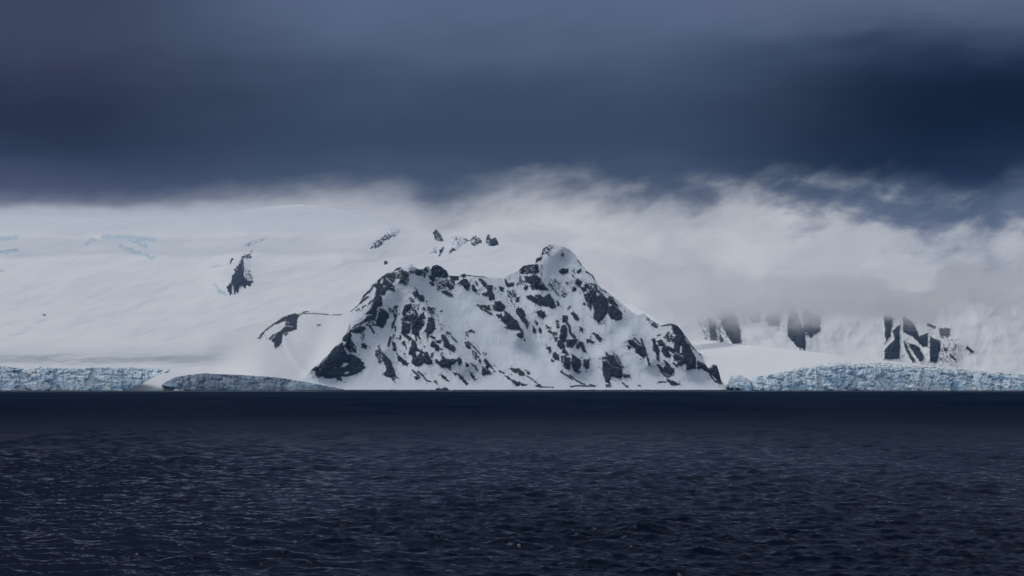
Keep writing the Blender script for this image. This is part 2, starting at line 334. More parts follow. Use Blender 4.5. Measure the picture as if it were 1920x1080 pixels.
tile(920, 600, 8, [
 ('P',1,'180,-10 390,-10 440,90 490,170 500,230 470,200 430,150 380,130 300,130 240,140 195,100 260,95 240,60'),('D',.85,'400,210 450,200 490,250 470,270 420,250'),
 ('P',1,'488,275 515,275 530,320 505,310'),('P',1,'460,0 550,10 570,40 520,50 470,25'),('D',.65,'520,60 570,70 545,130'),
 ('P',1,'640,90 680,140 675,205 620,170'),('P',1,'735,90 765,150 765,215 700,160'),('D',.55,'660,10 700,30 700,80'),('D',.55,'830,70 900,120 850,120'),
 ('L',25,'870,165 910,185'),('D',.5,'920,180 990,180 980,220 930,240'),('D',.6,'980,10 1015,20 1020,110 1000,110'),('P',1,'950,240 1010,260 1000,310 950,325'),
 ('D',.88,'1060,90 1110,80 1140,130 1140,200 1120,310 1090,330 1030,260 1050,200'),('L',32,'1150,50 1180,100 1190,190 1260,260'),
 ('P',1,'1000,310 1050,290 1110,370 1110,420 1180,520 1140,530 1060,480 1080,430 1040,440 990,380'),('D',.8,'1130,300 1240,290 1300,290 1260,370 1220,410 1150,390'),
 ('P',1,'1260,400 1330,310 1370,320 1410,390 1440,490 1390,480 1340,400 1320,440'),('P',1,'820,410 890,390 930,460 880,505 860,450'),
 ('P',1,'925,520 960,470 1030,530 1040,610 980,600 930,560'),('P',1,'900,580 960,600 930,630 900,620'),('L',24,'1070,545 1075,625'),
 ('D',.9,'1100,530 1150,570 1190,560 1190,650 1180,740 1130,730 1090,680 1110,620'),
 ('P',1,'1185,485 1290,550 1360,610 1350,690 1330,750 1370,780 1310,805 1250,770 1215,700 1200,600 1215,550'),
 ('P',1,'1380,620 1400,585 1485,585 1480,640 1480,720 1440,750 1380,680'),
 ('P',1,'270,720 330,715 430,730 480,760 530,830 480,840 430,840 400,780 380,810 320,770'),('P',1,'460,715 540,750 605,800 570,830 530,800 540,780'),('L',7,'530,830 680,930'),
 ('P',1,'200,825 260,840 330,890 400,920 570,975 530,990 430,985 370,995 320,920 240,870'),('L',17,'130,765 200,800'),
 ('P',1,'660,920 740,960 775,1010 700,1010 660,990 690,960'),('L',8,'780,1005 940,1008'),('L',17,'1050,770 1130,820 1215,880'),('L',15,'1180,820 1290,910 1410,970'),
 ('L',14,'1200,1000 1290,985 1460,990 1560,995'),('L',17,'1490,965 1560,992'),('P',1,'1330,90 1380,110 1390,180 1370,190 1330,140'),('P',1,'1255,-5 1325,-5 1310,25'),
 ('D',.75,'1440,290 1550,325 1540,345 1480,330 1440,340')])
tile(1100, 590, 6.4, [
 ('D',.8,'75,220 130,240 180,290 160,320 110,260'),
 ('P',1,'220,435 270,480 320,480 380,560 430,620 430,680 440,740 400,780 310,740 275,800 285,840 240,820 210,780 195,690 180,650 190,560 240,540 185,530 190,505 240,505'),
 ('V',9,'270,590 330,625 400,635'),('V',9,'200,548 240,545 262,580'),('D',.5,'320,460 380,500 440,640 420,640 360,540'),('V',7,'340,500 360,560 400,600'),
 ('P',1,'400,780 460,830 510,870 480,880 430,830'),('D',.8,'440,720 500,720 510,745 450,750'),('D',.6,'235,840 285,845 285,865 240,860'),
 ('D',.83,'500,310 560,310 620,370 700,390 710,440 720,480 690,510 640,480 590,450 590,400 520,360'),('L',16,'570,280 640,350'),('L',22,'655,295 680,380'),
 ('P',1,'715,480 740,500 765,610 735,600 720,540'),('D',.8,'490,370 530,380 510,415'),
 ('P',1,'765,290 820,285 830,340 870,400 875,470 865,555 840,540 825,460 785,420 800,350'),
 ('P',1,'840,310 900,290 950,370 1040,400 1060,330 1060,250 1030,180 1000,110 1050,110 1120,150 1170,230 1180,290 1240,360 1270,440 1310,520 1315,650 1250,660 1190,670 1190,620 1200,590 1160,590 1140,620 1090,600 1090,560 1130,550 1050,550 1030,500 1050,470 980,430 1010,480 1000,520 920,490 890,430 900,380 860,370'),
 ('D',.55,'930,270 980,210 1060,280 1050,330 980,320'),('V',24,'1130,380 1128,450'),('V',12,'1060,450 1150,500'),('V',8,'1185,300 1215,350'),
 ('L',9,'900,135 1000,115'),('D',.5,'690,0 760,20 850,90 850,150 790,140 730,50'),
 ('P',1,'1325,535 1350,560 1430,600 1450,640 1490,640 1510,600 1535,595 1550,610 1570,600 1600,700 1610,790 1640,830 1580,820 1530,740 1450,690 1390,655 1325,650'),
 ('L',13,'1480,720 1540,800 1610,828'),('D',.5,'1170,220 1200,230 1310,360 1370,460 1350,480 1280,400 1200,290'),('L',6,'1360,470 1480,550'),
 ('P',1,'910,525 1000,600 1060,680 1020,720 950,700 890,690 840,600 860,590 920,640 940,600'),('D',.55,'890,690 1040,720 960,750'),
 ('P',1,'960,770 1060,795 1140,850 1020,850 960,800'),('L',15,'865,808 940,808'),('L',20,'1045,580 1080,615'),('L',10,'620,850 640,852'),('L',9,'850,250 885,240')])
SH = []                         # rocks of the left shoulder and ribs in the snow there
_t = TILES; TILES = SH
tile(380, 430, 4.5, [
 ('P',1,'465,920 500,870 600,790 700,730 760,710 830,712 800,760 790,850 740,862 680,880 670,960 610,1010 600,960 575,940 620,880 690,820 700,770 600,810 520,870 490,930'),
 ('V',7,'700,812 760,822'),('V',6,'690,790 730,785'),('L',8,'850,700 915,680'),('L',3.4,'830,712 900,709 1000,714 1060,720'),('L',3.0,'1090,722 1170,720'),('L',13,'565,925 600,890'),('D',.6,'680,880 720,880 700,895'),('L',8,'965,810 990,805')])
TILES = _t
FR = []                         # cliffs of the far right range
_t = TILES; TILES = FR
tile(1280, 540, 3.0, [
 ('P',1,'210,120 290,110 325,240 330,310 280,315 250,270 215,200'),('P',1,'140,160 185,200 195,295 155,290'),('P',1,'205,240 235,300 210,305'),('D',.33,'90,190 200,150 250,300 130,290'),
 ('P',1,'375,80 440,80 440,190 390,195 370,170'),('D',.55,'310,100 370,100 350,190'),('P',1,'455,180 500,110 560,130 545,215 490,215'),
 ('P',1,'600,80 650,150 690,260 690,350 640,330 590,270 590,200'),('D',.75,'680,120 770,160 770,240 720,275 680,240'),('D',.5,'440,60 600,60 600,150 470,120'),
 ('P',1,'1130,150 1185,160 1170,270 1140,310'),('P',1,'1180,240 1222,200 1222,400 1130,400 1140,340 1190,290'),('P',1,'1235,150 1300,200 1330,270 1380,250 1380,330 1350,330 1290,270 1240,250'),
 ('P',1,'1240,285 1310,415 1290,415 1250,340'),('P',1,'1260,300 1330,330 1360,390 1340,420 1300,370'),('P',1,'1390,270 1450,300 1450,340 1430,420 1388,415'),
 ('P',1,'1460,330 1490,340 1480,365'),('D',.75,'1440,230 1500,230 1500,265 1450,265'),('L',12,'1600,335 1630,360'),('L',12,'1380,205 1415,220'),('L',9,'1505,375 1530,400'),
 ('D',.3,'1440,250 1550,300 1540,420 1440,400')])
TILES = _t

def rockfield(items, px, py, seed=5, rag=1.0):
    """field > 0 where bare rock shows, about in photo pixels"""
    # snow lies along ledges: noise stretched along the fall line
    a = radians(52); u = px * math.cos(a) + py * math.sin(a); v = -px * math.sin(a) + py * math.cos(a)
    n1 = fbm(px / 7.5, py / 7.5, 5, seed, 0.65)
    n2 = fbm(u / 15.0, v / 3.6, 5, seed + 50, 0.62)
    n3 = fbm(px / 2.8, py / 2.0, 3, seed + 90, 0.7)
    f = np.full(px.shape, -30.0); cut = np.full(px.shape, 30.0)
    for k, wv, pts in items:
        q = np.array(pts); m = 14
        sel = (px > q[:, 0].min() - m) & (px < q[:, 0].max() + m) & (py > q[:, 1].min() - m) & (py < q[:, 1].max() + m)
        if not sel.any(): continue
        x, y = px[sel], py[sel]
        sd = poly_sd(pts, x, y) if k in 'PDW' else line_sd(pts, wv, x, y)
        if k == 'P': val = np.minimum(sd - 0.5 + rag * (2.2 * n1[sel] + 2.2 * n3[sel]), 6 * (n2[sel] + 0.58 + 0.035 * sd) + 6 * n3[sel] + 1.6)
        elif k == 'D':
            t = (0.52 - wv) * 1.35
            val = np.minimum(sd + 1.0 + 2.0 * n1[sel], (0.6 * n2[sel] + 0.75 * n3[sel] - t) * 8)
        elif k == 'L': val = sd + rag * (0.8 * n1[sel] + 0.8 * n3[sel]) * max(0.55, min(1.0, wv / 2.2)) + 0.15
        if k in 'WV':
            val = -sd + 0.7 * n3[sel] * (0.5 if k == 'V' else 1)
            cut[sel] = np.minimum(cut[sel], val)
        else: f[sel] = np.maximum(f[sel], val)
    # stray stones near the cliffs
    near = f > -6
    stray = (0.75 * n3 + 0.55 * n1 - 0.52) * 6
    f = np.where(near, np.maximum(f, np.minimum(stray, f + 6)), f)
    return np.minimum(f, cut)

# ------------------------------------------------------------------ materials
def terrain_mat(name, snow=(0.80, 0.83, 0.87), rock=(0.026, 0.034, 0.050), ice=(0.60, 0.71, 0.79), sharp=0.55):
    mt = bpy.data.materials.new(name); mt.use_nodes = True; n = NT(mt.node_tree); n.n.clear()
    pos = n.new('ShaderNodeNewGeometry').outputs['Position']
    at_ = n.new('ShaderNodeAttribute', attribute_name='rock').outputs['Fac']
    ia = n.new('ShaderNodeAttribute', attribute_name='ice').outputs['Fac']
    det = n.noise(pos, 0.22, 5, 0.62)
    det2 = n.noise(n.vm('MULTIPLY', pos, (0.05, 0.05, 0.30)), 1.0, 5, 0.6)
    f = n.m('ADD', at_, n.m('MULTIPLY', n.m('SUBTRACT', det, 0.5), 2.4))
    mask = n.sm(f, -sharp, sharp)
    rc = n.mix(n.sm(det2, 0.35, 0.7), rock, tuple(c * 1.9 for c in rock))
    rc = n.mix(n.m('MULTIPLY', n.sm(det, 0.56, 0.66), 0.30), rc, (0.36, 0.39, 0.43))
    bigv = n.noise(n.vm('MULTIPLY', pos, (0.0030, 0.0030, 0.006)), 1.0, 4, 0.55)
    sc = n.mix(n.sm(bigv, 0.35, 0.68, 0.0, 0.35), snow, tuple(c * k for c, k in zip(snow, (0.86, 0.895, 0.93))))
    streak = n.noise(n.vm('MULTIPLY', pos, (0.05, 0.012, 0.010)), 1.0, 4, 0.6)
    sc = n.mix(n.sm(streak, 0.5, 0.8, 0.0, 0.12), sc, tuple(c * 0.86 for c in snow))
    sc = n.mix(ia, sc, ice)
    col = n.mix(mask, sc, rc)
    b = n.new('ShaderNodeBsdfPrincipled'); n.put(b.inputs['Base Color'], col)
    n.put(b.inputs['Roughness'], n.sm(mask, 0, 1, 0.75, 0.82)); b.inputs['Specular IOR Level'].default_value = 0.15
    h = n.m('ADD', n.m('MULTIPLY', n.noise(pos, 0.05, 6, 0.55), n.sm(mask, 0, 1, 1.0, 16.0)), n.m('MULTIPLY', mask, 1.0))
    bp = n.new('ShaderNodeBump'); bp.inputs['Strength'].default_value = 1.0; bp.inputs['Distance'].default_value = 1.0
    n.put(bp.inputs['Height'], h); n.l.new(bp.outputs[0], b.inputs['Normal'])
    o = n.new('ShaderNodeOutputMaterial'); n.l.new(b.outputs[0], o.inputs[0])
    return mt
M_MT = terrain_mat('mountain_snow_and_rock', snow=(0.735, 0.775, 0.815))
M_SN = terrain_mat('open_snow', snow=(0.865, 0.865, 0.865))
M_RK = terrain_mat('dark_rock')

def ice_mat(name, blue=(0.66, 0.80, 0.90), white=(0.86, 0.90, 0.93), dark=(0.27, 0.44, 0.60), wamt=0.5, damt=0.5):
    mt = bpy.data.materials.new(name); mt.use_nodes = True; n = NT(mt.node_tree); n.n.clear()
    pos = n.new('ShaderNodeNewGeometry').outputs['Position']
    a = n.noise(n.vm('MULTIPLY', pos, (0.012, 0.012, 0.040)), 1.0, 5, 0.58, dist=0.7)
    b_ = n.noise(n.vm('MULTIPLY', pos, (0.03, 0.03, 0.04)), 1.0, 4, 0.58, dist=0.6)
    c_ = n.noise(n.vm('MULTIPLY', pos, (0.010, 0.010, 0.02)), 1.0, 4, 0.6)
    sn = n.new('ShaderNodeAttribute', attribute_name='snow').outputs['Fac']
    col = n.mix(n.sm(b_, 0.38, 0.66), blue, tuple(0.6 * x + 0.4 * y for x, y in zip(blue, white)))
    col = n.mix(n.m('MULTIPLY', n.sm(a, 0.52, 0.60), wamt), col, white)
    col = n.mix(n.m('MULTIPLY', n.sm(a, 0.46, 0.36), damt), col, dark)
    col = n.mix(n.m('MULTIPLY', n.sm(c_, 0.55, 0.68), 0.55), col, (0.38, 0.64, 0.78))
    col = n.mix(sn, col, (0.83, 0.86, 0.89))
    b = n.new('ShaderNodeBsdfPrincipled'); n.put(b.inputs['Base Color'], col); b.inputs['Roughness'].default_value = 0.5
    b.inputs['Specular IOR Level'].default_value = 0.3
    bp = n.new('ShaderNodeBump'); bp.inputs['Distance'].default_value = 1.0
    n.put(bp.inputs['Height'], n.m('MULTIPLY', b_, 1.2)); n.l.new(bp.outputs[0], b.inputs['Normal'])
    o = n.new('ShaderNodeOutputMaterial'); n.l.new(b.outputs[0], o.inputs[0])
    return mt
M_ICE = ice_mat('glacier_ice', wamt=0.65, damt=0.9)
M_ICE_L = ice_mat('pale_glacier_ice', wamt=0.85, damt=0.9)
M_ICE_D = ice_mat('dirty_glacier_ice', blue=(0.135, 0.18, 0.255), white=(0.38, 0.44, 0.51), dark=(0.08, 0.11, 0.165), wamt=0.5, damt=0.7)

# ------------------------------------------------------------------ sea
def build_sea():
    rng = np.random.default_rng(7)
    half = math.atan(960 / F) * 1.22
    th = np.concatenate([np.linspace(-math.pi, -half, 60)[:-1], np.linspace(-half, half, 1300), np.linspace(half, math.pi, 60)[1:]])
    # rows: denser where the picture shows them
    r = np.concatenate([np.geomspace(4, 128, 30)[:-1], 1.0 / np.linspace(1 / 128.0, 1 / 1500.0, 900), np.geomspace(1500, 16000, 70)[1:]])
    R, T = np.meshgrid(r, th, indexing='ij')
    x = R * np.sin(T); y = R * np.cos(T)
    z = np.zeros_like(x); dx = np.zeros_like(x); dy = np.zeros_like(x)
    lam = np.exp(rng.uniform(math.log(0.55), math.log(8.5), 150))
    wind = radians(18)                              # travelling mostly across the view, to the left-front
    sel = R < 1600
    xs, ys = x[sel], y[sel]; zz = np.zeros_like(xs); ddx = np.zeros_like(xs); ddy = np.zeros_like(xs)
    Rs = R[sel]
    drow = Rs * Rs * (1 / 128.0 - 1 / 1500.0) / 900 # spacing of the rows in metres there
    for L in lam:
        th_ = wind + rng.normal(0, 0.62); k = 2 * math.pi / L
        a = 0.0112 * L ** 0.88 / math.sqrt(110 / 30.0)
        ph = rng.uniform(0, 2 * math.pi)
        fade = 1 - sstep(0.30, 0.6, drow * abs(math.cos(th_)) / L + 0.0)
        p = k * (xs * math.sin(th_) + ys * math.cos(th_)) + ph
        zz += a * fade * np.cos(p); ddx -= a * fade * math.sin(th_) * np.sin(p); ddy -= a * fade * math.cos(th_) * np.sin(p)
    gust = 0.75 + 0.5 * sstep(-0.4, 0.5, fbm(xs / 60, ys / 140, 3, 77))
    fo = 1 - sstep(900, 1500, Rs)
    z[sel] = zz * gust * fo; dx[sel] = ddx * gust * fo * 0.42; dy[sel] = ddy * gust * fo * 0.42
    V = np.stack([x + dx, y + dy, z], -1)
    mt = bpy.data.materials.new('cold_sea_water'); mt.use_nodes = True; n = NT(mt.node_tree); n.n.clear()
    pos = n.new('ShaderNodeNewGeometry').outputs['Position']
    px_, py_, pz_ = n.sep(pos)[:3]
    dist = n.m('SQRT', n.m('ADD', n.m('MULTIPLY', px_, px_), n.m('MULTIPLY', py_, py_)))
    b1 = n.noise(n.vm('MULTIPLY', pos, (0.8, 0.9, 0.9)), 1.0, 5, 0.6)
    b2 = n.noise(n.vm('MULTIPLY', pos, (0.10, 0.05, 0.16)), 1.0, 5, 0.6)
    far = n.sm(dist, 500, 1500)
    calm = n.sm(dist, 4300, 5000, 1.0, 0.15)
    h = n.m('ADD', n.m('MULTIPLY', b1, 0.12), n.m('MULTIPLY', n.m('MULTIPLY', b2, far), 5.0))
    bp = n.new('ShaderNodeBump'); n.put(bp.inputs['Height'], n.m('MULTIPLY', h, calm)); bp.inputs['Distance'].default_value = 1.0
    b = n.new('ShaderNodeBsdfPrincipled'); b.inputs['Base Color'].default_value = (0.0004, 0.0042, 0.0150, 1)
    b.inputs['IOR'].default_value = 1.33
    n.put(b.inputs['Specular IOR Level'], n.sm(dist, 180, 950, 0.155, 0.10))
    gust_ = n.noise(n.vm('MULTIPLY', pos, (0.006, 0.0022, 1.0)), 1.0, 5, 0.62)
    far_shade = n.m('MULTIPLY', n.sm(dist, 350, 1250, 0.12, 0.74), n.sm(gust_, 0.30, 0.70, 1.18, 0.82))
    far_shade = n.m('MULTIPLY', far_shade, n.sm(dist, 4300, 4900, 1.0, 0.45))
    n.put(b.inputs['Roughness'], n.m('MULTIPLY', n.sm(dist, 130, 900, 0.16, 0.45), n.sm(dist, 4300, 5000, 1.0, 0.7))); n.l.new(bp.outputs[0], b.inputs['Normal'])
    # self-shadowing of far wind waves painted in: dark diffuse takes over with distance
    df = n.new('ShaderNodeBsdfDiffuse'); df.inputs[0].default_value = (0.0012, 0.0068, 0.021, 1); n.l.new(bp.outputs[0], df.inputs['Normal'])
    mx = n.new('ShaderNodeMixShader'); n.put(mx.inputs[0], far_shade); n.l.new(b.outputs[0], mx.inputs[1]); n.l.new(df.outputs[0], mx.inputs[2])
    o = n.new('ShaderNodeOutputMaterial'); n.l.new(mx.outputs[0], o.inputs[0])
    nr, nc = x.shape
    q = quads(nr, nc)[:, ::-1]
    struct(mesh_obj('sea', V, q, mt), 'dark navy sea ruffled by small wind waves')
build_sea()

# ------------------------------------------------------------------ layered terrain: columns px, rows from shore/base to crest, then the far side
def sheet(name, x0, x1, step, top, base, depth, mat, nrow, rock=None, ice=None, back=(600.0, 1.3), seed=1, zmod=None):
    xs = np.arange(x0, x1 + step, step)
    t = np.linspace(0, 1, nrow)
    tp = top(xs); bs = base(xs)
    PX = np.repeat(xs[None, :], nrow, 0)
    PY = bs[None, :] + (tp - bs)[None, :] * t[:, None]
    Yd = depth(PX, PY)
    rk = rock(PX, PY) if rock is not None else np.full(PX.shape, -30.0)
    ic = ice(PX, PY) if ice is not None else np.zeros(PX.shape)
    if zmod is not None: Yd = Yd + zmod(PX, PY, rk)
    V = at(PX, PY, Yd)
    # far side: goes on behind the crest and down
    nb = 14
    last = V[-1]; B = []
    for i in range(1, nb + 1):
        q = (i / nb) ** 1.4
        p = last.copy(); p[:, 1] += back[0] * q; p[:, 0] *= (p[:, 1] / last[:, 1])
        p[:, 2] = np.maximum(last[:, 2] - back[0] * back[1] * q * (0.25 + 0.75 * q), -30) if back[1] > 0 else last[:, 2]
        B.append(p)
    V = np.concatenate([V, np.stack(B)], 0)
    rk = np.concatenate([rk, np.repeat(np.minimum(rk[-1:], -5.0), nb, 0)], 0); ic = np.concatenate([ic, np.zeros((nb, len(xs)))], 0)
    return mesh_obj(name, V, quads(*V.shape[:2]), mat, {'rock': np.clip(rk, -4, 4) * 0.5, 'ice': ic})

def spurs(px, py, L):
    s = np.zeros(px.shape)
    for amp, wd, pts in L:
        d = line_sd(pts, 0.0, px, py)
        s = s + amp * np.exp(-(d / wd) ** 2)
    return s

# --- main mountain
def mt_top(x):
    p = [(470,734.5),(500,731),(530,724),(555,716),(574,706),(583,694),(590,688),(600,680),(612,668),(625,653),(633,645),(642,633),(648,626),(653,616),(656,600),(657,584),(664,578),(672,571),(678,561),(680,555),(690,545),(697,533),(705,528),(714,518),(722,512),
         (738,508),(745,502),(755,499),(766,498),(771,494),(776,500),(785,504),(792,505),(797,501),(804,499),(808,505),(811,499),(818,496),(828,500),(833,504),(838,508),(841,516),(850,517),
         (860,518),(866,514),(871,512),(876,515),(890,517),(905,518),(920,521),(942,521),(952,516),(964,511),(974,506),(980,499),(992,496),(1003,495),(1005,487),(1009,483),(1014,482),(1008,476),(1014,472),(1018,465),
         (1026,461),(1035,457),(1045,459),(1058,463),(1068,468),(1078,477),(1085,488),(1091,497),(1103,510),(1112,516),(1117,526),(1125,537),(1136,545),(1150,556),(1170,573),(1185,585),(1197,592),
         (1207,587),(1213,594),(1221,600),(1232,606),(1240,610),(1252,607),(1259,606),(1270,610),(1277,618),(1284,628),(1292,639),(1300,650),(1308,660),(1316,665),(1322,680),(1326,688),(1331,689),(1334,684),(1340,683),(1344,684),(1348,697),(1352,712),(1357,720),(1366,728),(1378,734),(1400,737)]
    p = sorted(p); y = interp(p, x)
    return np.minimum(y + 0.7 * fbm(x / 5.0, x * 0 + 3.3, 3, 11) * sstep(600, 700, x), 735)
SPURS = [(70, 26, [(765,497),(712,560),(672,598),(640,650),(600,690)]), (55, 22, [(772,505),(775,545),(795,590),(830,640),(870,690)]),
         (60, 30, [(1040,460),(1010,500),(1000,540),(1010,580),(1050,630),(1075,690)]), (40, 20, [(885,520),(920,555),(945,590),(975,630)]),
         (50, 26, [(1060,465),(1110,540),(1150,600)]), (70, 30, [(1262,607),(1280,660),(1300,700)]), (40, 16, [(1135,665),(1155,700),(1170,725)]),
         (45, 20, [(1180,635),(1215,680)]), (26, 14, [(720,660),(740,715)]), (-35, 30, [(715,545),(735,600),(745,680)]), (-45, 36, [(830,545),(900,620),(960,690)]), (-30, 22, [(985,520),(1010,640),(1040,700)])]
def mt_depth(px, py):
    zpx = (732.0 - py)
    base = 5990 + 2.05 * zpx + 0.0005 * zpx ** 2
    # slope eases near the shore (snow fans)
    base = base - 26 * np.exp(-zpx / 14.0) - 55
    return base
def mt_zmod(px, py, rk):
    zpx = (732.0 - py); k = sstep(0, 30, zpx)
    s = -1.0 * spurs(px, py, SPURS) * sstep(2, 60, zpx)
    s += -9 * sstep(-3, 5, rk) * k                                  # cliffs stand proud of the snow
    s += (-3.0 * ridged(px / 26.0, py / 40.0, 3, 31) - 9 * fbm(px / 70.0, py / 60.0, 3, 5)) * k
    s += -5.0 * fbm(px / 6.0, py / 7.0, 4, 41, 0.6) * sstep(-2, 2, rk)
    # the shoulders at the left edge sink into the neighbouring snow
    s += 40 * sstep(585, 480, px) + 60 * sstep(1345, 1390, px)
    return s
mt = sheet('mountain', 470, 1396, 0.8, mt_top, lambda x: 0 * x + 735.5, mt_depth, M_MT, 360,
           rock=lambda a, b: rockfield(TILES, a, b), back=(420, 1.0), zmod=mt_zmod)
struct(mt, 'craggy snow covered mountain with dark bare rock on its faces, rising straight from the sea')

# --- left shoulder / lower snowfield in front of the high slopes
SH_TOP = [(-420,640),(0,640),(150,638),(330,640),(400,629),(470,607),(520,594),(556,586),(575,583),(600,585),(655,587),(700,592),(800,620)]
def sh_depth(px, py):
    z = 732.0 - py
    zz = np.linspace(-10, 170, 400)
    dd = 4.6 - 3.5 * np.exp(-((zz - 58) / 20.0) ** 2) + 9.0 * sstep(78, 112, zz)
    cum = np.concatenate([[0], np.cumsum((dd[1:] + dd[:-1]) / 2 * np.diff(zz))])
    flat = 4.0 * z
    a = 6040 + np.interp(z, zz, cum); k = sstep(380, 560, px)
    return a * (1 - k) + (6080 + 3.6 * z + 0.06 * z ** 2) * k - 40 * np.exp(-((px - 285) / 45.0) ** 2) * sstep(55, 25, z)
def sh_zmod(px, py, rk):
    z = 732.0 - py; k = sstep(0, 20, z)
    s = -150 * np.exp(-(line_sd([(585,583),(545,596),(510,640),(480,720)], 0, px, py) / 48) ** 2) * k
    s += 90 * np.exp(-(line_sd([(610,600),(600,650),(575,700)], 0, px, py) / 26) ** 2) * k
    s += -22 * np.exp(-(line_sd([(535,640),(550,670),(575,700)], 0, px, py) / 8) ** 2) * k
    s += -9 * fbm(px / 130.0, py / 30.0, 4, 61) * k - 14 * sstep(-3, 3, rk)
    return s
sh = sheet('snowfield', -420, 790, 1.5, lambda x: interp(SH_TOP, x), lambda x: 0 * x + 735, sh_depth, M_SN, 150,
           rock=lambda a, b: rockfield(SH, a, b, 9), back=(500, 0.25), zmod=sh_zmod)
struct(sh, 'smooth lower snowfield with a dark rock rib on its shoulder, left of the mountain')

# --- high slopes
HI_TOP = [(-420,398),(0,404),(150,407),(250,407),(320,405),(350,407),(375,410),(385,411),(395,410),(430,399),(470,392),(520,386),(560,383),(600,385),(640,393),(680,406),(720,420),(760,428),(800,437),(850,447),(900,456),(950,462),(1010,472),(1060,484),(1120,530),(1300,640)]
def hi_depth(px, py):
    z = 660.0 - py
    return 7150 + 9.5 * z + 0.014 * z ** 2 + 0.0 * px
def hi_zmod(px, py, rk):
    s = -95 * fbm(px / 190.0 + py / 90.0, py / 60.0, 4, 71) - 13 * fbm(px / 46.0 + py / 30.0, py / 16.0, 4, 72)
    s += -120 * np.exp(-(line_sd([(560,380),(520,420),(470,450),(430,520)], 0, px, py) / 40) ** 2)
    s += -70 * np.exp(-(line_sd([(735,425),(700,455),(640,480)], 0, px, py) / 22) ** 2)
    ic = hi_ice(px, py)
    return s + 14 * ic
def hi_ice(px, py):
    n = fbm(px / 26.0, py / 9.0, 4, 81); n2 = fbm(px / 9.0, py / 4.0, 4, 82)
    a = np.zeros(px.shape)
    for pts, wd in (([(163,458),(172,449),(182,452)], 9), ([(195,445),(240,444),(262,448),(290,451)], 13), ([(225,462),(250,470),(288,484)], 10), ([(250,452),(275,464)], 8),
                    ([(-40,448),(5,446),(28,445)], 12), ([(-30,470),(0,472),(32,470)], 9), ([(0,508),(10,508)], 5), ([(392,500),(412,498)], 6), ([(404,534),(412,545),(424,552)], 9)):
        a = np.maximum(a, sstep(-1, 3, line_sd(pts, wd, px, py) + 4.0 * n + 4.5 * n2 - 1))
    return a
HIR = [('L',1.6,P('82,590 85,591')),('L',0.9,P('556,401 562,402')),('L',0.8,P('570,400 576,401'))]
hi = sheet('snow_slope', -420, 1290, 1.5, lambda x: interp(HI_TOP, x), lambda x: 0 * x + 668, hi_depth, M_SN, 240,
           rock=lambda a, b: rockfield(HIR, a, b, 13), ice=hi_ice, back=(1500, 0.15), zmod=hi_zmod)
struct(hi, 'vast pale snow slope climbing behind the mountain into the cloud')

# --- right glacier surface
G2_TOP = [(1240,622),(1300,634),(1350,642),(1400,647),(1450,652),(1500,657),(1560,664),(1620,672),(1700,680),(1780,690),(1850,697),(1920,702),(2050,707),(2400,712)]
G2_CLIFF = [(1360,728),(1366,714),(1372,705),(1390,704),(1404,711),(1413,707),(1447,702),(1480,695),(1527,693),(1543,687),(1563,685),(1613,688),(1627,685),(1647,690),(1663,688),(1713,692),(1763,693),(1787,695),(1813,697),(1827,703),(1847,700),(1880,702),(1920,705),(2000,709),(2400,715)]
G2_SM = [(1240,732),(1300,727),(1360,719.5),(1413,710.5),(1447,704),(1500,694),(1563,687),(1660,688),(1787,695),(1827,701),(1920,705),(2000,709),(2400,715)]
def g2_depth(px, py):
    cl = interp(G2_SM, px) ; z = np.maximum(cl + 3 - py, -40)
    return 6110 + 15.0 * np.maximum(z, 0) + 0.13 * np.maximum(z, 0) ** 2 + 0.6 * np.minimum(z, 0)
def g2_zmod(px, py, rk):
    cl = interp(G2_SM, px); z = cl - py
    near = np.exp(-np.maximum(z, 0) / 9.0) * sstep(1440, 1500, px)
    return -9 * fbm(px / 90.0, py / 10.0, 3, 91) - 60 * near * ridged(px / 16.0, py / 3.0, 4, 92) 
def g2_ice(px, py):
    cl = interp(G2_SM, px); z = cl - py
    near = np.exp(-np.maximum(z, 0) / 7.0) * sstep(1440, 1500, px)
    return 0.8 * sstep(0.25, 0.5, near * (0.6 + fbm(px / 12.0, py / 2.5, 4, 93)))
g2 = sheet('glacier', 1240, 2400, 1.5, lambda x: np.minimum(interp(G2_TOP, x), interp(G2_SM, x) - 3), lambda x: 0 * x + 735, g2_depth, M_SN, 110,
           ice=g2_ice, back=(900, 0.12), zmod=g2_zmod)
struct(g2, 'broad white glacier sloping down to the right behind its ice front')

# --- far right range, its summits lost in the fog
FR_TOP = [(1120,640),(1200,606),(1260,578),(1330,557),(1400,548),(1480,545),(1540,549),(1590,552),(1640,549),(1690,546),(1740,548),(1800,550),(1900,547),(2050,548),(2400,550)]
def fr_depth(px, py): return 8300 + 3.8 * (700 - py)
def fr_zmod(px, py, rk):
    return (-16 * sstep(-4, 4, rk) - 12 * ridged(px / 60.0, py / 90.0, 3, 101) - 34 * fbm(px / 120., py / 60., 3, 102)
            - 10 * fbm(px / 6.0, py / 7.0, 4, 141, 0.6) * sstep(-2, 2, rk))
fr = sheet('mountain', 1120, 2400, 1.25, lambda x: interp(FR_TOP, x), lambda x: 0 * x + 712, fr_depth, M_SN, 130,
           rock=lambda a, b: rockfield(FR, a, b, 21), back=(500, 0.8), zmod=fr_zmod)
struct(fr, 'distant mountain with dark cliffs, its summits lost in low fog')

